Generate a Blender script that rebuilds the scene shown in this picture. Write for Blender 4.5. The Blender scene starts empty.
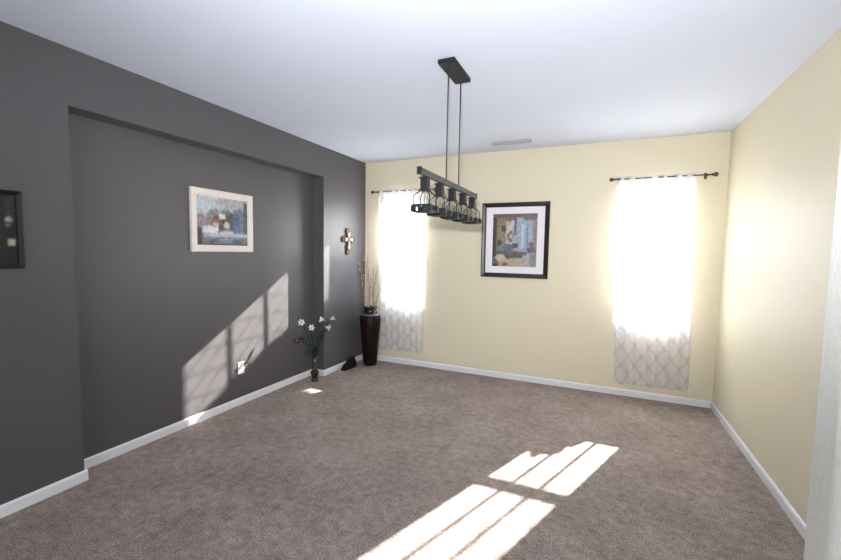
import bpy, bmesh, math, random
from mathutils import Vector, Matrix
random.seed(7)
sc = bpy.context.scene
C = sc.collection
PI = math.pi

# ------------------------------------------------------------------ camera
F_PX, YAW, PITCH, ROLL = 400.447516, 0.42091532, -0.07109676, 0.0165769
CAM = Vector((3.018369, -4.823332, 1.533103))
fw = Vector((-math.sin(YAW)*math.cos(PITCH), math.cos(YAW)*math.cos(PITCH), math.sin(PITCH)))
r0 = Vector((math.cos(YAW), math.sin(YAW), 0)); u0 = r0.cross(fw)
rr = math.cos(ROLL)*r0 + math.sin(ROLL)*u0
uu = -math.sin(ROLL)*r0 + math.cos(ROLL)*u0
cd = bpy.data.cameras.new('camera'); cam = bpy.data.objects.new('camera', cd); C.objects.link(cam)
cam.matrix_world = Matrix(((rr.x, uu.x, -fw.x, CAM.x), (rr.y, uu.y, -fw.y, CAM.y), (rr.z, uu.z, -fw.z, CAM.z), (0, 0, 0, 1)))
cd.sensor_width = 36; cd.lens = F_PX/841*36; cd.clip_start = .02
sc.camera = cam

# ------------------------------------------------------------------ light
EXPOSURE = 0.68
SKY_STRENGTH = 10.0
SUN_STRENGTH = 78.0
FILL_POWER = 45.0
FLASH_POWER = 290.0
w = bpy.data.worlds.new('world'); sc.world = w; w.use_nodes = True
bg = w.node_tree.nodes['Background']; bg.inputs[0].default_value = (.74, .87, 1, 1); bg.inputs[1].default_value = SKY_STRENGTH
sd = bpy.data.lights.new('sun', 'SUN'); sd.energy = SUN_STRENGTH; sd.angle = math.radians(.55); sd.color = (1, .96, .89)
so = bpy.data.objects.new('sun', sd); C.objects.link(so)
so.rotation_euler = Vector((-.38, -1, -.60)).to_track_quat('-Z', 'Y').to_euler(); so.location = (5, 8, 6)
def area(name, loc, direction, sx, sy, power, color):
    l = bpy.data.lights.new(name, 'AREA'); l.shape = 'RECTANGLE'; l.size = sx; l.size_y = sy; l.energy = power; l.color = color
    o = bpy.data.objects.new(name, l); C.objects.link(o); o.location = loc
    o.rotation_euler = Vector(direction).to_track_quat('-Z', 'Y').to_euler(); return o
area('rear_fill', (3.2, -7.3, 1.5), (-.05, 1, 0), 3.6, 1.8, FILL_POWER, (.93, .96, 1))  # added fill lamp behind the camera, brightens the room
fl = bpy.data.lights.new('bounce_flash', 'SPOT'); fl.energy = FLASH_POWER; fl.spot_size = math.radians(125); fl.spot_blend = 1; fl.shadow_soft_size = .04; fl.color = (.93, .95, 1)
fo = bpy.data.objects.new('bounce_flash', fl); C.objects.link(fo); fo.location = (2.98, -4.86, 1.70)
fo.rotation_euler = Vector((-.52, 1.75, .72)).to_track_quat('-Z', 'Y').to_euler()
sc.view_settings.view_transform = 'Standard'; sc.view_settings.look = 'None'
sc.view_settings.gamma = 1; sc.view_settings.use_curve_mapping = False
sc.view_settings.exposure = EXPOSURE

# ------------------------------------------------------------------ materials
def mat(name, col, rough=.6, spec=.5, metal=0, bump=None, var=None, **kw):
    m = bpy.data.materials.new(name); m.use_nodes = True; nt = m.node_tree; b = nt.nodes['Principled BSDF']
    b.inputs['Base Color'].default_value = (*col, 1); b.inputs['Roughness'].default_value = rough
    b.inputs['Specular IOR Level'].default_value = spec; b.inputs['Metallic'].default_value = metal
    tc = nt.nodes.new('ShaderNodeTexCoord')
    if var:
        scale, amt = var
        n = nt.nodes.new('ShaderNodeTexNoise'); n.inputs['Scale'].default_value = scale; n.inputs['Detail'].default_value = 4
        nt.links.new(tc.outputs['Object'], n.inputs['Vector'])
        r = nt.nodes.new('ShaderNodeValToRGB')
        r.color_ramp.elements[0].position = .3; r.color_ramp.elements[1].position = .7
        r.color_ramp.elements[0].color = (*[c*(1-amt) for c in col], 1); r.color_ramp.elements[1].color = (*[min(1, c*(1+amt)) for c in col], 1)
        nt.links.new(n.outputs['Fac'], r.inputs[0]); nt.links.new(r.outputs[0], b.inputs['Base Color'])
    if bump:
        scale, st, dist = bump
        n = nt.nodes.new('ShaderNodeTexNoise'); n.inputs['Scale'].default_value = scale; n.inputs['Detail'].default_value = 3
        nt.links.new(tc.outputs['Object'], n.inputs['Vector'])
        bp = nt.nodes.new('ShaderNodeBump'); bp.inputs['Strength'].default_value = st; bp.inputs['Distance'].default_value = dist
        nt.links.new(n.outputs['Fac'], bp.inputs['Height']); nt.links.new(bp.outputs[0], b.inputs['Normal'])
    return m
def glass(name, tint=(1, 1, 1), gl=.08):
    m = bpy.data.materials.new(name); m.use_nodes = True; nt = m.node_tree; nt.nodes.clear()
    o = nt.nodes.new('ShaderNodeOutputMaterial'); mx = nt.nodes.new('ShaderNodeMixShader'); t = nt.nodes.new('ShaderNodeBsdfTransparent')
    g = nt.nodes.new('ShaderNodeBsdfGlossy'); g.inputs['Roughness'].default_value = .05; t.inputs[0].default_value = (*tint, 1)
    mx.inputs[0].default_value = gl
    nt.links.new(t.outputs[0], mx.inputs[1]); nt.links.new(g.outputs[0], mx.inputs[2]); nt.links.new(mx.outputs[0], o.inputs[0]); return m

M = {}
M['grey'] = mat('grey_wall_paint', (.093, .087, .091), .40, .5, bump=(70, .10, .004), var=(1.2, .02))
M['cream'] = mat('cream_wall_paint', (.735, .668, .495), .50, .30, bump=(60, .10, .004), var=(1.2, .01))
M['white_wall'] = mat('white_textured_wall', (.70, .71, .64), .6, .3, bump=(60, .5, .008))
M['ceil'] = mat('ceiling_paint', (.70, .745, .86), .85, .2, bump=(50, .12, .003))
M['trim'] = mat('white_trim', (.78, .78, .80), .4, .4)
M['vinyl'] = mat('white_vinyl', (.8, .8, .8), .4)
M['glass'] = glass('window_glass')
M['lampglass'] = glass('lamp_glass', (.96, .97, .97), .06)
M['black'] = mat('black_metal', (.008, .008, .009), .55, .3, 0)
M['bar'] = mat('weathered_bar', (.055, .050, .047), .5, .4, .2, var=(30, .3))
M['rodmetal'] = mat('bronze_rod', (.10, .075, .05), .4, .5, .6)
M['frame_dark'] = mat('espresso_frame', (.018, .009, .008), .35, .5, var=(25, .4))
M['frame_cream'] = mat('cream_frame', (.74, .68, .62), .5, .4, bump=(60, .2, .003), var=(12, .05))
M['frame_black'] = mat('black_frame', (.008, .008, .010), .45, .3)
M['mat'] = mat('picture_mount', (.82, .80, .82), .8, .2)
M['plastic'] = mat('white_plastic', (.85, .85, .85), .35)
M['slot'] = mat('dark_slot', (.03, .03, .03), .6)
M['vase'] = mat('dark_red_glaze', (.010, .0025, .0025), .4, .2, var=(9, .5))
M['vaserim'] = mat('black_glaze', (.012, .011, .012), .22, .6)
M['vasesheen'] = mat('shoulder_sheen', (.16, .16, .17), .35, .6, .4, var=(40, .6))  # lighter grey standing in for the sheen on the vase shoulder
M['reed'] = mat('dried_stalk', (.30, .19, .12), .8, .2, var=(40, .3))
M['bloom'] = mat('dried_cream_bloom', (.62, .50, .40), .9, .1, var=(60, .2))
M['stem'] = mat('green_stem', (.014, .045, .018), .6, .3, var=(30, .3))
M['lily'] = mat('white_petal', (.80, .82, .76), .55, .3)
M['yellow'] = mat('pollen', (.6, .4, .05), .8)
M['rleaf'] = mat('dark_red_leaf', (.065, .020, .020), .6, .3)
M['smallvase'] = mat('wine_ceramic', (.025, .006, .006), .3, .5)
M['neckglass'] = glass('smoky_glass', (.80, .76, .74), .15)
M['bagcloth'] = mat('black_cloth', (.012, .013, .013), .85, .15, bump=(60, .4, .004))
M['wood_dark'] = mat('dark_carved_wood', (.10, .062, .045), .6, .3, var=(50, .35))
M['wood_light'] = mat('pale_carved_wood', (.56, .45, .35), .6, .3, var=(50, .2))
M['leafgreen'] = mat('shrub_leaf', (.06, .11, .06), .6, .3, var=(8, .4))
M['bark'] = mat('bark', (.10, .07, .05), .9, .1)
M['concrete'] = mat('pale_ground', (.32, .33, .31), .9, .1, var=(2, .2))
M['vent'] = mat('vent_paint', (.40, .41, .44), .5)

def carpet_mat():
    m = bpy.data.materials.new('taupe_carpet'); m.use_nodes = True; nt = m.node_tree; b = nt.nodes['Principled BSDF']; L = nt.links
    b.inputs['Roughness'].default_value = .95; b.inputs['Specular IOR Level'].default_value = .08
    tc = nt.nodes.new('ShaderNodeTexCoord')
    def noise(s, d=3, rgh=.6):
        n = nt.nodes.new('ShaderNodeTexNoise'); n.inputs['Scale'].default_value = s; n.inputs['Detail'].default_value = d; n.inputs['Roughness'].default_value = rgh
        L.new(tc.outputs['Object'], n.inputs['Vector']); return n
    n1, n2, n3 = noise(120, 2), noise(17, 5, .7), noise(2.6, 4)
    def ramp(n, a, c1, c, c2):
        r = nt.nodes.new('ShaderNodeValToRGB'); e = r.color_ramp.elements
        e[0].position = a; e[1].position = c; e[0].color = (*c1, 1); e[1].color = (*c2, 1); L.new(n.outputs['Fac'], r.inputs[0]); return r
    r1 = ramp(n1, .34, (.235, .190, .170), .66, (.56, .475, .425))
    r2 = ramp(n2, .32, (.66, .65, .64), .68, (1.12, 1.10, 1.09)); r3 = ramp(n3, .35, (.84, .84, .84), .65, (1.06, 1.06, 1.06))
    def mul(a, c):
        x = nt.nodes.new('ShaderNodeMix'); x.data_type = 'RGBA'; x.blend_type = 'MULTIPLY'; x.inputs[0].default_value = 1
        L.new(a, x.inputs[6]); L.new(c, x.inputs[7]); return x.outputs[2]
    L.new(mul(mul(r1.outputs[0], r2.outputs[0]), r3.outputs[0]), b.inputs['Base Color'])
    ad = nt.nodes.new('ShaderNodeMath'); ad.operation = 'ADD'; L.new(n1.outputs['Fac'], ad.inputs[0]); L.new(n2.outputs['Fac'], ad.inputs[1])
    bp = nt.nodes.new('ShaderNodeBump'); bp.inputs['Strength'].default_value = .7; bp.inputs['Distance'].default_value = .012
    L.new(ad.outputs[0], bp.inputs['Height']); L.new(bp.outputs[0], b.inputs['Normal']); return m
M['carpet'] = carpet_mat()

def curtain_mat():
    # sheer white voile with a beige trellis print; UV in metres along the cloth
    m = bpy.data.materials.new('sheer_trellis_voile'); m.use_nodes = True; nt = m.node_tree; nt.nodes.clear(); L = nt.links
    out = nt.nodes.new('ShaderNodeOutputMaterial'); uv = nt.nodes.new('ShaderNodeUVMap'); uv.uv_map = 'UVMap'
    sep = nt.nodes.new('ShaderNodeSeparateXYZ'); L.new(uv.outputs[0], sep.inputs[0])
    def mth(op, a, b=None):
        n = nt.nodes.new('ShaderNodeMath'); n.operation = op
        for i, v in enumerate((a, b)):
            if v is None: continue
            if isinstance(v, (int, float)): n.inputs[i].default_value = v
            else: L.new(v, n.inputs[i])
        return n.outputs[0]
    # trellis lines: |cos(u)+cos(v)| small => diamonds with rounded joints
    a = mth('COSINE', mth('MULTIPLY', sep.outputs[0], 2*PI/.19)); b_ = mth('COSINE', mth('MULTIPLY', sep.outputs[1], 2*PI/.20))
    s = mth('ABSOLUTE', mth('ADD', a, b_))
    line = mth('LESS_THAN', s, .36)
    pat = nt.nodes.new('ShaderNodeMapRange'); L.new(s, pat.inputs[0]); pat.inputs[1].default_value = .24; pat.inputs[2].default_value = .5; pat.inputs[3].default_value = 1; pat.inputs[4].default_value = 0
    line = pat.outputs[0]
    colm = nt.nodes.new('ShaderNodeMix'); colm.data_type = 'RGBA'; L.new(line, colm.inputs[0])
    colm.inputs[6].default_value = (.95, .95, .99, 1); colm.inputs[7].default_value = (.68, .66, .71, 1)
    d = nt.nodes.new('ShaderNodeBsdfDiffuse'); t = nt.nodes.new('ShaderNodeBsdfTranslucent'); tr = nt.nodes.new('ShaderNodeBsdfTransparent')
    L.new(colm.outputs[2], d.inputs[0]); L.new(colm.outputs[2], t.inputs[0])
    m1 = nt.nodes.new('ShaderNodeMixShader'); m1.inputs[0].default_value = .5; L.new(d.outputs[0], m1.inputs[1]); L.new(t.outputs[0], m1.inputs[2])
    fac = nt.nodes.new('ShaderNodeMapRange'); L.new(line, fac.inputs[0]); fac.inputs[3].default_value = .62; fac.inputs[4].default_value = .74
    m2 = nt.nodes.new('ShaderNodeMixShader'); L.new(fac.outputs[0], m2.inputs[0]); L.new(tr.outputs[0], m2.inputs[1]); L.new(m1.outputs[0], m2.inputs[2])
    L.new(m2.outputs[0], out.inputs[0]); return m
M['voile'] = curtain_mat()

def vcol_mat(name, rough=.45):
    m = bpy.data.materials.new(name); m.use_nodes = True; nt = m.node_tree; b = nt.nodes['Principled BSDF']
    a = nt.nodes.new('ShaderNodeVertexColor'); a.layer_name = 'paint'; nt.links.new(a.outputs[0], b.inputs['Base Color'])
    b.inputs['Roughness'].default_value = rough; return m
M['art'] = vcol_mat('printed_picture')

# ------------------------------------------------------------------ helpers
def box(bm, a, b):
    x0, y0, z0 = a; x1, y1, z1 = b
    v = [bm.verts.new(p) for p in ((x0,y0,z0),(x1,y0,z0),(x1,y1,z0),(x0,y1,z0),(x0,y0,z1),(x1,y0,z1),(x1,y1,z1),(x0,y1,z1))]
    for f in ((0,3,2,1),(4,5,6,7),(0,1,5,4),(1,2,6,5),(2,3,7,6),(3,0,4,7)): bm.faces.new([v[i] for i in f])
def tube(bm, pts, rads, n=8, cap=True):
    pts = [Vector(p) for p in pts]
    if not hasattr(rads, '__len__'): rads = [rads]*len(pts)
    rings = []; up = Vector((0, 0, 1))
    for i, p in enumerate(pts):
        d = (pts[min(i+1, len(pts)-1)]-pts[max(i-1, 0)]).normalized()
        ref = up if abs(d.z) < .95 else Vector((1, 0, 0))
        a = d.cross(ref).normalized(); b = a.cross(d)
        rings.append([bm.verts.new(p+rads[i]*(math.cos(2*PI*k/n)*a+math.sin(2*PI*k/n)*b)) for k in range(n)])
    for i in range(len(rings)-1):
        for k in range(n): bm.faces.new([rings[i][k], rings[i][(k+1)%n], rings[i+1][(k+1)%n], rings[i+1][k]])
    if cap: bm.faces.new(rings[0][::-1]); bm.faces.new(rings[-1])
def lathe(bm, prof, c=(0, 0, 0), n=32, axis='z'):
    rings = []
    for r, z in prof:
        ring = []
        for k in range(n):
            a = 2*PI*k/n; x, y = r*math.cos(a), r*math.sin(a)
            p = (x, y, z) if axis == 'z' else (z, x, y)
            ring.append(bm.verts.new((c[0]+p[0], c[1]+p[1], c[2]+p[2])))
        rings.append(ring)
    for i in range(len(rings)-1):
        for k in range(n): bm.faces.new([rings[i][k], rings[i][(k+1)%n], rings[i+1][(k+1)%n], rings[i+1][k]])
    bm.faces.new(rings[0][::-1]); bm.faces.new(rings[-1])
def obj(name, bm, m, parent=None, smooth=False, bevel=0):
    bmesh.ops.recalc_face_normals(bm, faces=bm.faces)
    me = bpy.data.meshes.new(name); bm.to_mesh(me); bm.free(); me.materials.append(M[m] if isinstance(m, str) else m)
    o = bpy.data.objects.new(name, me); C.objects.link(o)
    if smooth:
        for p in me.polygons: p.use_smooth = True
    if parent is not None: o.parent = parent
    if bevel:
        b = o.modifiers.new('bevel', 'BEVEL'); b.width = bevel; b.segments = 2; b.limit_method = 'ANGLE'
    return o
def tag(o, label, cat, group=None):
    o['label'] = label; o['category'] = cat
    if group: o['group'] = group
    return o
def thing(name, label, cat, loc, group=None):
    o = bpy.data.objects.new(name, None); C.objects.link(o); o.location = loc; o.empty_display_size = .1
    return tag(o, label, cat, group)
def struct(name, bm, m, parent=None, **k):
    o = obj(name, bm, m, parent, **k); o['kind'] = 'structure'; return o
def boxes(*bs):
    bm = bmesh.new()
    for a, b in bs: box(bm, a, b)
    return bm

# ------------------------------------------------------------------ room
W = 4.1137; H = 2.74; NY0, NY1, NZ, ND = -3.411, -0.922, 2.391, .162
REAR = -7.6; XR = 6.2
WIN = [(.27, .93), (3.17, 3.83)]       # rough openings in x
SZ0, SZ1 = .78, 2.28
T = .15
struct('floor', boxes(((-.3, REAR-.15, -.12), (XR+.15, .0, 0))), 'carpet')
struct('ceiling', boxes(((-.3, REAR-.15, H), (XR+.15, T, H+.12))), 'ceil')
xs = [0, WIN[0][0], WIN[0][1], WIN[1][0], WIN[1][1], W]
bm = bmesh.new()
for i in range(5):
    if i in (1, 3): box(bm, (xs[i], 0, -.12), (xs[i+1], T, SZ0)); box(bm, (xs[i], 0, SZ1), (xs[i+1], T, H))
    else: box(bm, (xs[i], 0, -.12), (xs[i+1], T, H))
struct('wall_back', bm, 'cream')
struct('wall_left', boxes(((-.3, REAR, -.12), (-ND, T, H)), ((-ND, REAR, -.12), (0, NY0, H)), ((-ND, NY1, -.12), (0, T, H)), ((-ND, NY0, NZ), (0, NY1, H))), 'grey')
struct('wall_right', boxes(((W, -3.70, -.12), (W+.15, T, H))), 'cream')
# the stub of the opening where the photographer stands, with a rounded corner
sx0, sy1 = 3.502, -3.575; th = .12
bm = bmesh.new(); pts = []
R_ = .02
for (cx, cy, a0) in ((sx0+R_, sy1-R_, PI), (sx0+R_, sy1-th+R_, PI*1.5)):
    seq = [a0-PI/2*k/5 for k in range(6)] if a0 == PI else [a0-PI/2*k/5 for k in range(6)]
    pts.append([(cx+R_*math.cos(a), cy+R_*math.sin(a)) for a in seq])
outline = pts[1]+pts[0]+[(W+.15, sy1), (W+.15, sy1-th)]
lo = [bm.verts.new((x, y, 0)) for x, y in outline]; hi = [bm.verts.new((x, y, H)) for x, y in outline]
bm.faces.new(lo); bm.faces.new(hi[::-1])
for i in range(len(lo)): j = (i+1) % len(lo); bm.faces.new([lo[i], lo[j], hi[j], hi[i]])
struct('wall_opening', bm, 'white_wall')
struct('wall_rear', boxes(((0, REAR-.15, -.12), (XR, REAR, H))), 'white_wall')
struct('wall_far_right', boxes(((XR, REAR-.15, -.12), (XR+.15, sy1-th, H))), 'white_wall')
struct('wall_side_return', boxes(((W+.15, sy1-th, -.12), (XR+.15, sy1-th+.12, H))), 'white_wall')

def baseboard(name, segs):
    bm = bmesh.new(); h, t = .070, .014
    for (x0, y0, x1, y1) in segs:   # inner face runs p0->p1, thickness to the left
        d = Vector((x1-x0, y1-y0, 0)).normalized(); n = Vector((-d.y, d.x, 0))
        prof = [(0, 0), (t, 0), (t, h-.012), (t*.55, h-.002), (t*.3, h), (0, h)]
        A = [bm.verts.new(Vector((x0, y0, 0))+n*a+Vector((0, 0, b))) for a, b in prof]
        B = [bm.verts.new(Vector((x1, y1, 0))+n*a+Vector((0, 0, b))) for a, b in prof]
        for i in range(6): j = (i+1) % 6; bm.faces.new([A[i], A[j], B[j], B[i]])
        bm.faces.new(A); bm.faces.new(B[::-1])
    return struct(name, bm, 'trim')
t_ = .014
baseboard('baseboard_back', [(W, 0, 0, 0)])
baseboard('baseboard_right', [(W, sy1, W, -t_)])
baseboard('baseboard_left', [(0, NY0+t_, 0, REAR)])
baseboard('baseboard_niche', [(-ND, NY1, -ND, NY0), (0, NY1, -ND+t_, NY1), (-ND+t_, NY0, 0, NY0)])
baseboard('baseboard_pier', [(0, -t_, 0, NY1-t_)])

# windows
for i, (x0, x1) in enumerate(WIN):
    win = struct(f'window_{i+1}', boxes(((x0, .075, SZ0), (x0+.060, .14, SZ1)), ((x1-.035, .075, SZ0), (x1, .14, SZ1)),
                                        ((x0+.060, .075, SZ0), (x1-.035, .14, SZ0+.05)), ((x0+.060, .075, SZ1-.075), (x1-.035, .14, SZ1))), 'vinyl')
    zm = 1.43
    for nm, z0, z1, y in (('lower_sash', SZ0+.05, zm+.028, .085), ('upper_sash', zm-.028, SZ1-.075, .112)):
        a, b = x0+.060, x1-.035; s = .022
        fr = struct(nm, boxes(((a, y, z0), (a+s, y+.022, z1)), ((b-s, y, z0), (b, y+.022, z1)), ((a+s, y, z0), (b-s, y+.022, z0+s+.012)), ((a+s, y, z1-s-.012), (b-s, y+.022, z1))), 'vinyl', win)
        struct('pane', boxes(((a+s, y+.006, z0+s+.012), (b-s, y+.010, z1-s-.012))), 'glass', fr)
        g = (b-a-2*s)/3
        struct('muntin', boxes(*[((a+s+g*k-.011, y+.011, z0+s+.012), (a+s+g*k+.011, y+.020, z1-s-.012)) for k in (1, 2)]), 'vinyl', fr)
    struct(f'window_sill', boxes(((x0, -.0, SZ0-.0), (x1, .075, SZ0+.015))), 'vinyl', win)

# outdoors
tag(obj('ground', boxes(((-20, T, -.25), (24, 30, -.15))), 'concrete'), 'pale ground outside the windows', 'ground')['kind'] = 'structure'

# ------------------------------------------------------------------ curtains and rods
def curtain(xl_t, xr_t, xl_b, xr_b, ztop, zb_l, zb_r, phase, label, side):
    bm = bmesh.new(); nx, nz = 150, 46; uvl = bm.loops.layers.uv.new('UVMap'); g = []; uvs = {}
    for j in range(nz+1):
        v = j/nz; row = []
        for i in range(nx+1):
            u = i/nx; s = v
            xl = xl_t+(xl_b-xl_t)*s; xr = xr_t+(xr_b-xr_t)*s
            zb = zb_l+(zb_r-zb_l)*u
            amp = .010+.016*min(1, v*2.5)
            wv = math.sin(2*PI*(u*7.3)+phase+.5*math.sin(v*3+u*4))*amp+math.sin(2*PI*u*3.1+phase*2+v)*.008
            x = xl+(xr-xl)*u+.006*math.sin(2*PI*u*7.3+phase+1.2)*v
            y = -.075+wv*(1 if v > .015 else .5)
            z = ztop+(zb-ztop)*v + .004*math.sin(u*40)*v
            vt = bm.verts.new((x, y, z)); row.append(vt); uvs[vt] = (u*1.0, (1-v)*2.13)
        g.append(row)
    for j in range(nz):
        for i in range(nx):
            f = bm.faces.new([g[j][i], g[j][i+1], g[j+1][i+1], g[j+1][i]])
            for l in f.loops: l[uvl].uv = uvs[l.vert]
    return tag(obj('sheer_curtain', bm, 'voile', None, True), label, 'curtain', 'sheer curtains')
RZ = 2.325
curtain(3.125, 3.850, 3.205, 3.905, RZ+.025, .150, .160, .4, 'sheer white trellis print curtain over the right-hand window, beside the cream corner', 'r')
curtain(.255, .945, .275, .955, RZ+.025, .185, .205, 1.9, 'sheer white trellis print curtain over the left-hand window, behind the tall vase', 'l')
def rod(xa, xb, label):
    t = thing('curtain_rod', label, 'curtain rod', (xa, 0, RZ), 'curtain rods')
    bm = bmesh.new(); tube(bm, [(0, -.072, 0), (xb-xa, -.072, 0)], .0065, 12); obj('pole', bm, 'rodmetal', t, True)
    for x, s in ((0, -1), (xb-xa, 1)):
        bm = bmesh.new(); pr = [(.0065, 0), (.014, .004), (.014, .010), (.008, .014), (.019, .024), (.022, .036), (.018, .050), (.004, .058)]
        lathe(bm, [(r, s*z) for r, z in pr], (x, -.072, 0), 16, 'x'); obj('finial', bm, 'rodmetal', t, True)
    for x in (.035, xb-xa-.035):
        bm = boxes(((x-.012, -.004, -.03), (x+.012, 0, .03)), ((x-.005, -.066, -.006), (x+.005, -.004, .004)), ((x-.007, -.082, -.014), (x+.007, -.062, -.0068)))
        obj('bracket', bm, 'rodmetal', t)
rod(3.125, 3.965, 'bronze curtain rod over the right-hand window, near the cream corner')
rod(.190, 1.085, 'bronze curtain rod over the left-hand window, behind the pendant light')

# ------------------------------------------------------------------ pendant light
px, py, pz = 2.085, -2.235, H
t = thing('linear_pendant_light', 'long black pendant light with glass lanterns hanging on two rods from the ceiling', 'pendant light', (px, py, pz))
obj('canopy', boxes(((-.056, -.170, -.028), (.056, .170, 0))), 'black', t, bevel=.004)
zb = 1.995-pz
for s in (-1, 1):
    bm = bmesh.new(); tube(bm, [(0, s*.122, -.028), (0, s*.122, zb)], .0045, 10); obj('hanging_rod', bm, 'bar', t, True)
obj('crossbar', boxes(((-.011, -.538, zb-.034), (.011, .538, zb+.004))), 'bar', t, bevel=.003)
for s in (-1, 1): obj('end_cap', boxes(((-.013, s*.5385-.0 if s > 0 else -.5485, zb-.036), (.013, .5485 if s > 0 else -.5385, zb+.006))), 'black', t)
for k in range(5):
    y = -.46+.23*k; z0 = zb-.040
    a = boxes(((-.022, y-.022, z0-.072), (.022, y+.022, z0+.004)), ((-.030, y-.030, z0-.006), (.030, y+.030, z0)), ((-.027, y-.027, z0-.077), (.027, y+.027, z0-.068)))
    sk = obj('lantern_holder', a, 'black', t, bevel=.002)
    bm = bmesh.new(); zt = z0-.075; zg = z0-.105; zc = z0-.164; ze = z0-.200; e = .050
    for sx_ in (-1, 1):
        for sy_ in (-1, 1):
            tube(bm, [(sx_*.020, y+sy_*.020, zt), (sx_*e, y+sy_*e, zg)], .0035, 6)
            tube(bm, [(sx_*e, y+sy_*e, zg), (sx_*e, y+sy_*e, ze)], .0028, 6)
    for (zz, hh) in ((zc, .009), (ze, .009)):
        for s in (-1, 1):
            box(bm, (s*e-.005, y-e-.005, zz), (s*e+.005, y+e+.005, zz+hh)); box(bm, (-e, y+s*e-.005, zz), (e, y+s*e+.005, zz+hh))
    box(bm, (-e, y-e, ze), (e, y+e, ze+.004))
    for sx_ in (-1, 1):
        for sy_ in (-1, 1): box(bm, (sx_*e-.013, y+sy_*e-.013, ze+.004), (sx_*e+.013, y+sy_*e+.013, zc+.004))
    fr = obj('lantern_frame', bm, 'black', t)
    bm = bmesh.new(); lathe(bm, [(.010, ze+.005), (.024, ze+.005), (.026, ze+.035), (.012, ze+.042)], (0, y, 0), 16); obj('bulb_holder', bm, 'black', fr, True)
    bm = bmesh.new(); lathe(bm, [(.007, ze+.042), (.012, ze+.06), (.011, ze+.085), (.003, ze+.115)], (0, y, 0), 14); obj('bulb', bm, 'lampglass', fr, True)
    bm = boxes(((-e+.003, y-e+.002, zc+.009), (e-.003, y-e+.004, zg)), ((-e+.003, y+e-.004, zc+.009), (e-.003, y+e-.002, zg)),
               ((-e+.002, y-e+.005, zc+.009), (-e+.004, y+e-.005, zg)), ((e-.004, y-e+.005, zc+.009), (e-.002, y+e-.005, zg)))
    obj('glass_panes', bm, 'lampglass', fr)

# ------------------------------------------------------------------ ceiling vent
t = thing('ceiling_vent', 'pale slatted air vent in the ceiling near the back wall', 'vent', (2.08, -.36, H))
obj('vent_frame', boxes(((-.21, -.055, -.012), (.21, -.040, 0)), ((-.21, .040, -.012), (.21, .055, 0)), ((-.21, -.040, -.012), (-.187, .040, 0)), ((.187, -.040, -.012), (.21, .040, 0))), 'vent', t)
for k in range(5):
    bm = bmesh.new(); y = -.032+.016*k
    vs = [(-.187, y-.007, -.003), (.187, y-.007, -.003), (.187, y+.006, -.011), (-.187, y+.006, -.011)]
    v = [bm.verts.new(q) for q in vs]+[bm.verts.new((q[0], q[1], q[2]+.0015)) for q in vs]
    for f in ((0,1,2,3),(7,6,5,4),(0,4,5,1),(1,5,6,2),(2,6,7,3),(3,7,4,0)): bm.faces.new([v[i] for i in f])
    obj('slat', bm, 'vent', t)
obj('duct_backing', boxes(((-.187, -.040, -.0012), (.187, .040, -.0002))), 'slot', t)

# ------------------------------------------------------------------ pictures
def lin(c): return tuple(((x/255)/12.92 if x/255 <= .04045 else ((x/255+.055)/1.055)**2.4) for x in c)
def paint(base, shapes, u, v, rnd, sat=.6, dark=.9):
    c = base(u, v)
    for s in shapes:
        k = s[0]
        if k == 'e':
            _, cx, cy, rx, ry, col, *j = s
            if ((u-cx)/rx)**2+((v-cy)/ry)**2 < 1+.25*math.sin(u*50+v*37): c = col
        elif k == 'r':
            _, x0, y0, x1, y1, col = s
            if x0 <= u <= x1 and y0 <= v <= y1: c = col
        elif k == 'p':   # quad between two slanted lines: (x0,y0,x1,y1,width)
            _, x0, y0, x1, y1, wd, col = s
            dx, dy = x1-x0, y1-y0; L2 = dx*dx+dy*dy; tt = max(0, min(1, ((u-x0)*dx+(v-y0)*dy)/L2))
            if math.hypot(u-x0-tt*dx, v-y0-tt*dy) < wd: c = col
    g = sum(c)/3; k = min(1, g/110); n = rnd.uniform(-30, 30)*k
    return tuple(max(0, min(255, (g+(q-g)*sat)*dark+n+rnd.uniform(-14, 14)*k)) for q in c)
def art(name, parent, w_, h_, plane, base, shapes, n=64, seed=1, soft=1):
    rnd = random.Random(seed); bm = bmesh.new(); cl = bm.loops.layers.color.new('paint'); ny = int(n*h_/w_)
    V = [[bm.verts.new(plane(-w_/2+w_*i/n, -h_/2+h_*j/ny)) for i in range(n+1)] for j in range(ny+1)]
    G = [[paint(base, shapes, i/n, j/ny, rnd) for i in range(n+1)] for j in range(ny+1)]
    for _ in range(soft):
        G = [[tuple(sum(G[min(ny, max(0, j+b))][min(n, max(0, i+a))][c]*wt for a, b, wt in ((0,0,.4),(1,0,.15),(-1,0,.15),(0,1,.15),(0,-1,.15))) for c in range(3)) for i in range(n+1)] for j in range(ny+1)]
    for j in range(ny):
        for i in range(n):
            f = bm.faces.new([V[j][i], V[j][i+1], V[j+1][i+1], V[j+1][i]])
            for l, (a, b) in zip(f.loops, ((i, j), (i+1, j), (i+1, j+1), (i, j+1))): l[cl] = (*[q/255 for q in G[b][a]], 1)
    return obj(name, bm, 'art', parent)
def frame_bm(w_, h_, fwid, d, P):
    # moulded picture frame: P(u, v, depth)
    bm = bmesh.new(); prof = [(0, 0), (0, d*.85), (fwid*.2, d), (fwid*.7, d*.8), (fwid, d*.55), (fwid, 0)]
    cs = [(-1, -1), (1, -1), (1, 1), (-1, 1)]; R = []
    for sx_, sy_ in cs: R.append([bm.verts.new(P(sx_*(w_/2-a), sy_*(h_/2-a), b)) for a, b in prof])
    for i in range(4):
        A, B = R[i], R[(i+1) % 4]
        for k in range(len(prof)): j = (k+1) % len(prof); bm.faces.new([A[k], A[j], B[j], B[k]])
    return bm
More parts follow.
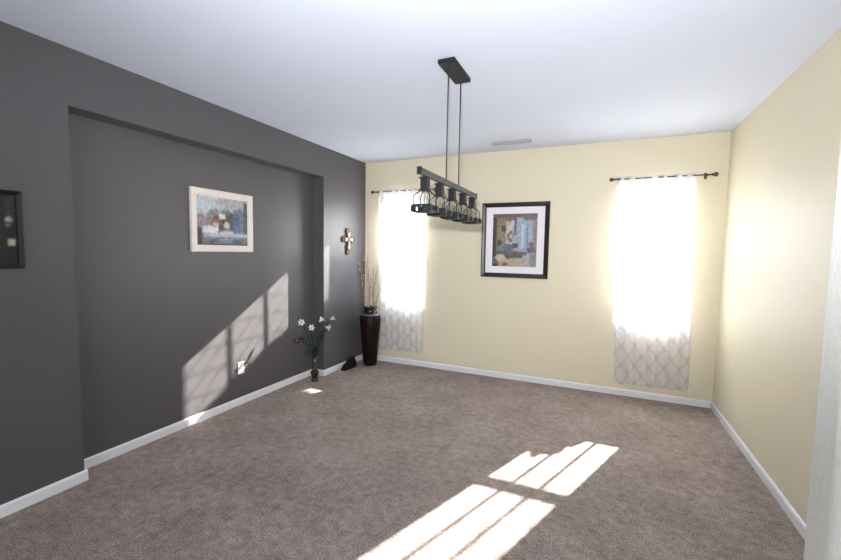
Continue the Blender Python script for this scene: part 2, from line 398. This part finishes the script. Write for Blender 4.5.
def slab(w_, h_, d0, d1, P):
    bm = bmesh.new(); c = [(-1, -1), (1, -1), (1, 1), (-1, 1)]
    A = [bm.verts.new(P(a*w_/2, b*h_/2, d0)) for a, b in c]; B = [bm.verts.new(P(a*w_/2, b*h_/2, d1)) for a, b in c]
    bm.faces.new(A[::-1]); bm.faces.new(B)
    for i in range(4): j = (i+1) % 4; bm.faces.new([A[i], A[j], B[j], B[i]])
    return bm
# back wall picture
PW, PH = .790, .890
t = thing('framed_picture', 'dark-framed matted picture of a sunlit courtyard on the cream back wall', 'picture', (2.0755, 0, 1.684))
Pb = lambda u, v, d: (u, -.002-d, v)
obj('frame', frame_bm(PW, PH, .052, .030, Pb), 'frame_dark', t)
obj('mount', slab(PW-.10, PH-.10, .0, .010, Pb), 'mat', t)
base = lambda u, v: (182, 168, 128) if v > .32 else (176, 150, 98)
cy = [('r', 0, .0, .14, 1, (74, 56, 46)), ('r', .08, .25, .3, .98, (150, 138, 92)), ('r', .30, .35, .52, .95, (196, 184, 158)),
      ('r', .5, .0, .93, 1, (168, 172, 186)), ('r', .60, .35, .86, .93, (150, 178, 214)), ('e', .73, .80, .12, .10, (132, 186, 226)), ('r', .67, .35, .71, .8, (205, 216, 226)), ('r', .77, .35, .80, .8, (112, 128, 160)),
      ('r', .92, .1, 1, 1, (158, 132, 112)), ('r', 0, .93, 1, 1, (122, 92, 72)), ('e', .82, .93, .15, .06, (130, 100, 96)), ('e', .40, .90, .12, .05, (150, 90, 70)),
      ('e', .25, .72, .07, .06, (96, 72, 60)), ('p', .34, .6, .46, .84, .045, (214, 206, 198)), ('r', .50, .6, .54, .95, (84, 82, 120)),
      ('e', .40, .57, .07, .10, (150, 92, 64)), ('e', .42, .58, .035, .045, (214, 196, 190)), ('e', .16, .45, .05, .06, (80, 60, 90)), ('e', .22, .36, .10, .06, (120, 130, 150)), ('e', .38, .36, .12, .07, (96, 100, 150)), ('e', .52, .40, .07, .05, (74, 70, 96)),
      ('e', .88, .32, .10, .06, (120, 84, 110)), ('e', .88, .42, .06, .05, (90, 120, 96)), ('p', .1, .27, .75, .25, .035, (108, 100, 92)), ('p', .3, .19, .66, .20, .035, (92, 88, 70)), ('e', .5, .08, .36, .06, (204, 178, 112)), ('e', .18, .16, .13, .07, (206, 196, 150)), ('e', .06, .1, .06, .06, (90, 96, 136)), ('e', .92, .12, .07, .12, (128, 150, 130)), ('e', .3, .05, .06, .03, (140, 100, 60))]
art('painting', t, .520, .625, lambda a, b: Pb(a, b, .0112), base, cy, 64, 3)
# niche picture
t = thing('framed_picture', 'cream-framed still life painting of flowers hung inside the grey wall recess', 'picture', (-ND, -2.188, 1.774))
Pn = lambda u, v, d: (.002+d, u, v)
NWd, NHt = .655, .548
obj('frame', frame_bm(NWd, NHt, .058, .028, Pn), 'frame_cream', t)
obj('backing_board', slab(NWd-.09, NHt-.09, .0, .009, Pn), 'mat', t)
base = lambda u, v: (176, 184, 196) if v > .62-.25*u else (132, 128, 140)
fl = [('e', .2, .88, .34, .22, (190, 204, 212)), ('e', .75, .92, .4, .16, (176, 172, 178)), ('e', .08, .45, .12, .16, (152, 124, 142)), ('e', .85, .55, .25, .25, (112, 118, 138)), ('r', .92, .2, 1, .95, (88, 88, 98)),
      ('e', .35, .62, .16, .14, (132, 140, 128)), ('e', .55, .66, .12, .10, (110, 122, 104)), ('e', .72, .48, .12, .22, (60, 88, 138)), ('e', .78, .36, .08, .10, (70, 112, 168)), ('e', .64, .52, .06, .16, (58, 74, 70)),
      ('e', .46, .48, .20, .16, (104, 58, 62)), ('e', .34, .46, .10, .10, (150, 84, 84)), ('e', .35, .42, .06, .06, (226, 180, 176)), ('e', .47, .60, .075, .07, (232, 226, 206)), ('e', .56, .43, .07, .07, (196, 208, 184)), ('e', .45, .38, .05, .06, (96, 50, 44)), ('e', .5, .5, .03, .05, (60, 50, 52)),
      ('e', .24, .30, .16, .10, (226, 222, 232)), ('r', .10, .0, 1, .24, (116, 124, 132)), ('r', .12, .17, 1, .25, (180, 190, 202)), ('r', 0, 0, .09, .34, (52, 46, 50)),
      ('e', .3, .08, .10, .04, (88, 92, 102)), ('e', .55, .12, .14, .03, (150, 156, 160)), ('e', .8, .07, .12, .05, (84, 94, 108)), ('r', .12, 0, 1, .03, (64, 66, 72)), ('e', .58, .27, .12, .035, (214, 214, 214))]
art('painting', t, .535, .428, lambda a, b: Pn(a, b, .0105), base, fl, 60, 5)
# black box frame at the left edge of the view
t = thing('shadow_box_frame', 'black shadow box frame with small pale keepsakes at the left edge of the grey wall', 'picture', (0, -3.865, 1.617))
SW_, SH_ = .43, .432
P0 = lambda u, v, d: (.002+d*.55, u-.008, v)
obj('frame', frame_bm(SW_, SH_, .022, .034, P0), 'frame_black', t)
obj('backing_board', slab(SW_-.05, SH_-.05, 0, .006, P0), 'frame_black', t)
base = lambda u, v: (14, 13, 16)
kb = [('e', .90, .64, .045, .045, (150, 154, 166)), ('e', .90, .56, .03, .03, (110, 112, 120)), ('r', .89, .27, .96, .37, (190, 178, 140)), ('e', .55, .42, .05, .07, (120, 126, 110)), ('r', .86, .70, .97, .95, (34, 36, 46)), ('r', .3, .55, .45, .70, (110, 110, 120)), ('e', .3, .35, .06, .08, (130, 118, 92))]
art('collage', t, .390, .390, lambda a, b: P0(a, b, .0072), base, kb, 48, 6)

# ------------------------------------------------------------------ wall cross
t = thing('wall_cross', 'small carved wooden cross on the grey pier beside the window', 'cross', (0, -.438, 1.672))
def lobed(scale, d0, d1):
    bm = bmesh.new(); out = []
    L_up, L_dn, L_s, hw, lobe = .148*scale, .200*scale, .135*scale, .024*scale, .040*scale
    def arm(dx, dy, L):
        res = []; n = (-dy, dx)
        res.append((dx*hw*1.0-n[0]*hw, dy*hw*1.0-n[1]*hw)); res.append((dx*(L-2.2*lobe)-n[0]*hw*.8, dy*(L-2.2*lobe)-n[1]*hw*.8))
        for k in range(9):
            a = -PI*.70+1.40*PI*k/8
            res.append((dx*(L-lobe+lobe*math.cos(a))+n[0]*lobe*math.sin(a), dy*(L-lobe+lobe*math.cos(a))+n[1]*lobe*math.sin(a)))
        res.append((dx*(L-2.2*lobe)+n[0]*hw*.8, dy*(L-2.2*lobe)+n[1]*hw*.8)); return res
    for (dx, dy, L) in ((1, 0, L_s), (0, 1, L_up), (-1, 0, L_s), (0, -1, L_dn)): out += arm(dx, dy, L)
    A = [bm.verts.new((d0, x, z)) for x, z in out]; B = [bm.verts.new((d1, x, z)) for x, z in out]
    bm.faces.new(A[::-1]); bm.faces.new(B)
    for i in range(len(A)): j = (i+1) % len(A); bm.faces.new([A[i], A[j], B[j], B[i]])
    return bm
obj('cross_body', lobed(1.0, .001, .022), 'wood_dark', t)
obj('cross_inlay', lobed(.62, .0222, .034), 'wood_light', t)['label'] = 'pale raised inner cross'
bm = bmesh.new(); lathe(bm, [(.022, .0342), (.020, .044), (.008, .050)], (0, 0, 0), 16, 'x'); obj('boss', bm, 'wood_light', t, True)

# ------------------------------------------------------------------ outlet
t = thing('wall_outlet', 'white electrical outlet low on the recessed grey wall', 'outlet', (-ND, -2.01, .363))
obj('cover_plate', boxes(((0, -.036, -.058), (.006, .036, .058))), 'plastic', t, bevel=.002)
for s in (-1, 1):
    r = obj('socket', boxes(((.0062, -.017, s*.024-.014), (.008, .017, s*.024+.014))), 'plastic', t)
    obj('slots', boxes(((.0081, -.008, s*.024-.005), (.0086, -.006, s*.024+.006)), ((.0081, .006, s*.024-.005), (.0086, .008, s*.024+.006))), 'slot', r)

# ------------------------------------------------------------------ tall floor vase with dried stalks
vx, vy = .235, -.235
t = thing('floor_vase', 'tall dark red floor vase in the corner between grey wall and left curtain', 'vase', (vx, vy, 0))
bm = bmesh.new(); lathe(bm, [(.088, 0), (.092, .02), (.112, .25), (.132, .48), (.144, .62), (.132, .672), (.10, .70), (.084, .715), (.078, .70), (.09, .6), (.08, .2), (.05, .05)], n=40); obj('body', bm, 'vase', t, True)
bm = bmesh.new(); lathe(bm, [(.092, .7085), (.085, .73), (.080, .75), (.094, .775), (.097, .785), (.088, .785), (.072, .75), (.079, .7175)], n=36); obj('rim', bm, 'vaserim', t, True)['label'] = 'black flared rim'
bm = bmesh.new(); lathe(bm, [(.1315, .676), (.1325, .682), (.1065, .7005), (.1045, .698)], n=36); obj('sheen_band', bm, 'vasesheen', t, True)['label'] = 'grey ring imitating the sheen around the shoulder'  # shoulder highlight put in as a grey ring
wh = ['leftmost dried stalk in the tall floor vase, against the grey wall', 'dried pale-bloomed stalk second from the left in the tall floor vase', 'tallest dried stalk, in the middle of the tall floor vase',
      'dried stalk just right of the tallest one in the tall floor vase', 'dried stalk leaning over the left curtain edge from the tall floor vase', 'rightmost dried stalk bending across the left curtain']
tips = [(-.165, -.02, 1.36), (-.10, .03, 1.42), (-.02, -.03, 1.47), (.045, .03, 1.33), (.115, -.035, 1.28), (.175, -.02, 1.18)]
for k, (dx, dy, hz) in enumerate(tips):
    rnd = random.Random(k+20)
    s = thing('dried_branch', wh[k], 'dried branch', (vx, vy, .12), 'dried stalks in the floor vase')
    bx, by = dx*.25, dy*.3; P = []
    for i in range(13):
        q = i/12; P.append(Vector((bx*.5+(dx-bx*.5)*q**1.5+.010*math.sin(q*9+k), by+(dy-by)*q+.008*math.cos(q*8+k), (hz-.12)*q)))
    bm = bmesh.new(); tube(bm, P, [.0062-.0034*i/12 for i in range(13)], 6)
    for i in range(6, 12):
        for r_ in range(2):
            a = rnd.uniform(0, 2*PI); e = P[i]+Vector((.030*math.cos(a), .020*math.sin(a), .045)); tube(bm, [P[i], P[i]*.5+e*.5+Vector((0, 0, -.004)), e], .0016, 5)
    obj('stalk', bm, 'reed', s, True)
    bm = bmesh.new()
    for i in range(6, 13):
        for r_ in range(7):
            a = rnd.uniform(0, 2*PI); rd = rnd.uniform(.005, .034); c = P[i]+Vector((rd*math.cos(a), rd*.7*math.sin(a), rnd.uniform(-.02, .05)))
            m4 = Matrix.Translation(c) @ Matrix.Rotation(rnd.uniform(0, 3), 4, 'X') @ Matrix.Diagonal((1, .6, 1.3, 1))
            bmesh.ops.create_icosphere(bm, subdivisions=1, radius=rnd.uniform(.004, .009), matrix=m4)
    obj('blossoms', bm, 'bloom', s, True)

# ------------------------------------------------------------------ bud vase with lilies
lx, ly = .030, -1.13
t = thing('bud_vase', 'slim wine-red and smoky glass vase on the carpet holding white lilies', 'vase', (lx, ly, 0))
bm = bmesh.new(); lathe(bm, [(.036, 0), (.044, .006), (.044, .014), (.030, .03), (.034, .06), (.048, .095), (.046, .115), (.036, .13), (.030, .13), (.036, .1), (.024, .04)], n=28); obj('base', bm, 'smallvase', t, True)
bm = bmesh.new(); lathe(bm, [(.033, .1315), (.028, .16), (.027, .22), (.034, .29), (.032, .29), (.025, .22), (.026, .16), (.030, .1315)], n=24); obj('neck', bm, 'neckglass', t, True)['label'] = 'smoky glass neck'
def lily(tip, aim, label, k, red=False):
    s = thing('lily_stem', label, 'flower', (lx, ly, .05), 'lilies in the slim vase')
    tip = Vector(tip)-Vector((lx, ly, .05)); rnd = random.Random(k)
    root = Vector((rnd.uniform(-.008, .008), rnd.uniform(-.008, .008), 0)); mid = Vector((root.x*.8, root.y*.8, .22))
    P = [root, root*.5+mid*.5, mid]+[mid.lerp(tip, q)+Vector((0, 0, .05*math.sin(PI*q))) for q in (.2, .4, .6, .8, 1)]
    bm = bmesh.new(); tube(bm, P, .0035, 6); obj('stem', bm, 'stem', s, True)
    # leaves
    bm = bmesh.new()
    for i in range(3, 8):
        for q in range(3):
            a = rnd.uniform(0, 2*PI); d = Vector((math.cos(a)*.8+.25, math.sin(a), rnd.uniform(.1, 1.0))).normalized(); sd_ = d.cross(Vector((0, 0, 1))).normalized()
            b0 = P[i-1].lerp(P[i], rnd.random()); Ln = rnd.uniform(.06, .12)
            for (s0, s1) in ((0, .35), (.35, .7), (.7, 1)):
                wf = lambda v: .011*math.sin(PI*min(.99, v*.85+.12)); pt = lambda v, sg: b0+d*Ln*v+sd_*sg*wf(v)+Vector((0, 0, -.03*v*v))
                vs = [bm.verts.new(pt(s0, -1)), bm.verts.new(pt(s0, 1)), bm.verts.new(pt(s1, 1)), bm.verts.new(pt(s1, -1))]; bm.faces.new(vs)
    lo_ = obj('leaves', bm, 'stem', s, True); md = lo_.modifiers.new('t', 'SOLIDIFY'); md.thickness = .001
    # trumpet of six petals
    aim = Vector(aim).normalized(); ref = Vector((0, 0, 1)) if abs(aim.z) < .9 else Vector((1, 0, 0)); a1 = aim.cross(ref).normalized(); a2 = a1.cross(aim)
    bm = bmesh.new()
    for pth in range(6):
        an = 2*PI*pth/6+.2; rad = a1*math.cos(an)+a2*math.sin(an); tg = aim.cross(rad).normalized(); rows = []
        for i in range(6):
            v = i/5; r_ = .005+.009*v+.028*v**3; h_ = .070*v-.014*v**4; wd = .015*math.sin(PI*(.12+.83*v))
            rows.append([bm.verts.new(tip+rad*(r_-(.003 if g_ else 0))+aim*h_+tg*g_*wd) for g_ in (-1, 0, 1)])
        for i in range(5):
            for g_ in (0, 1): bm.faces.new([rows[i][g_], rows[i][g_+1], rows[i+1][g_+1], rows[i+1][g_]])
    fl_ = obj('blossom', bm, 'rleaf' if red else 'lily', s, True); md = fl_.modifiers.new('t', 'SOLIDIFY'); md.thickness = .0012
    bm = bmesh.new()
    for q in range(5):
        an = 2*PI*q/5; tube(bm, [tip, tip+aim*.045+(a1*math.cos(an)+a2*math.sin(an))*.010], [.0012, .003], 5)
    obj('stamens', bm, 'yellow', s)
LILY = [((.050, -1.375, .735), (.6, -.75, .15), 'leftmost white lily in the slim vase'), ((.055, -1.25, .640), (.7, -.3, .35), 'white lily facing forward, low and left of centre in the slim vase'),
        ((.050, -1.07, .690), (.5, .3, .7), 'white lily in the middle of the slim vase, opening upward'), ((.040, -.945, .610), (.85, .15, -.1), 'white lily drooping right of centre in the slim vase'),
        ((.040, -.85, .685), (.6, .6, .4), 'rightmost white lily, highest on the pier side of the slim vase'), ((.040, -1.42, .56), (.3, -.9, -.35), 'dark red drooping bloom low on the left of the slim vase')]
for k, (tp, aim, lab) in enumerate(LILY): lily(tp, aim, lab, 50+k, 'dark red' in lab)

# ------------------------------------------------------------------ dark bag by the baseboard
t = thing('black_bag', 'small slumped black bag on the carpet against the baseboard beside the floor vase', 'bag', (.075, -.50, 0))
bm = bmesh.new(); nu, nv = 28, 12; rg = []
for j in range(nv+1):
    v = j/nv; row = []
    for i in range(nu):
        a = 2*PI*i/nu; ca, sa = math.cos(a), math.sin(a)
        rx = .050*(abs(ca)**.6)*(1 if ca > 0 else -1); ry = .150*(abs(sa)**.6)*(1 if sa > 0 else -1)
        top = .105+.035*sa; z = top*v; k = (1-.75*v**1.8)*(1+.05*math.sin(a*5+v*6))
        row.append(bm.verts.new((rx*k+.004, ry*(1-.22*v), z+.008*math.sin(a*3)*v)))
    rg.append(row)
for j in range(nv):
    for i in range(nu): bm.faces.new([rg[j][i], rg[j][(i+1)%nu], rg[j+1][(i+1)%nu], rg[j+1][i]])
bm.faces.new(rg[0][::-1]); bm.faces.new(rg[-1])
obj('bag_body', bm, 'bagcloth', t, True)
bm = bmesh.new(); tube(bm, [(.012, -.07+.14*q, .098+.012*q+.045*math.sin(PI*q)) for q in [i/10 for i in range(11)]], .005, 8); obj('handle', bm, 'bagcloth', t, True)

# ------------------------------------------------------------------ guessed shrubs outdoors, placed to cut off the sun patches
def shrub(loc, rx, ry, h, label, seed, n=2200):
    rnd = random.Random(seed); t = thing('shrub', label, 'shrub', loc, 'added shrubs outside the windows')
    bm = bmesh.new()
    for _ in range(n):
        a = rnd.uniform(0, 2*PI); z = rnd.uniform(.12, 1)*h; k = math.sqrt(max(0, 1-max(0, (z/h-.75)/.27)**2))*rnd.uniform(.3, 1)
        p = Vector((rx*k*math.cos(a), ry*k*math.sin(a), z)); d = Vector((rnd.gauss(0, 1), rnd.gauss(0, 1), rnd.gauss(0, 1))).normalized(); e = d.cross(Vector((rnd.random(), rnd.random(), 1))).normalized(); l = rnd.uniform(.035, .06)
        f = d.cross(e)*.006
        bm.faces.new([bm.verts.new(p-d*l), bm.verts.new(p+e*l*.45+f), bm.verts.new(p+d*l), bm.verts.new(p-e*l*.45+f)])
    obj('foliage', bm, 'leafgreen', t)
    bm = bmesh.new()
    for k in range(7):
        a = k*.9; tube(bm, [(0, 0, 0), (rx*.3*math.cos(a), ry*.3*math.sin(a), h*.45), (rx*.65*math.cos(a+.2), ry*.6*math.sin(a+.2), h*.85)], [.014, .009, .003], 6)
    obj('stems', bm, 'bark', t)
shrub((3.46, .62, -.15), .26, .24, 1.52, 'guessed leafy shrub behind the right-hand curtain, cutting off its sun patch', 4)
shrub((.55, .62, -.15), .30, .24, 1.42, 'guessed leafy shrub behind the left-hand curtain, cutting off its sun patch', 9)

# added tree, crown above the sight line, blocks sun at the left window
t = thing('sun_blocker_tree', 'unseen tree added beyond the left-hand window to shade its sun patch', 'tree', (1.77, 3.1, -.15))
bm = bmesh.new(); rnd = random.Random(31); ct = Vector((0, 0, 3.18))
for _ in range(2600):
    d0 = Vector((rnd.gauss(0, 1), rnd.gauss(0, 1), rnd.gauss(0, 1))).normalized()*rnd.uniform(.1, 1)**.5
    p = ct+Vector((d0.x*.42, d0.y*.40, d0.z*.30)); d = Vector((rnd.gauss(0, 1), rnd.gauss(0, 1), rnd.gauss(0, 1))).normalized(); e = d.cross(Vector((rnd.random(), rnd.random(), 1))).normalized(); l = rnd.uniform(.03, .05)
    bm.faces.new([bm.verts.new(p-d*l), bm.verts.new(p+e*l*.5), bm.verts.new(p+d*l), bm.verts.new(p-e*l*.5)])
obj('crown', bm, 'leafgreen', t)
bm = bmesh.new(); tube(bm, [(0, 0, 0), (.02, .01, 1.3), (0, 0, 2.6), (.01, 0, 3.1)], [.035, .028, .02, .006], 10); obj('trunk', bm, 'bark', t, True)
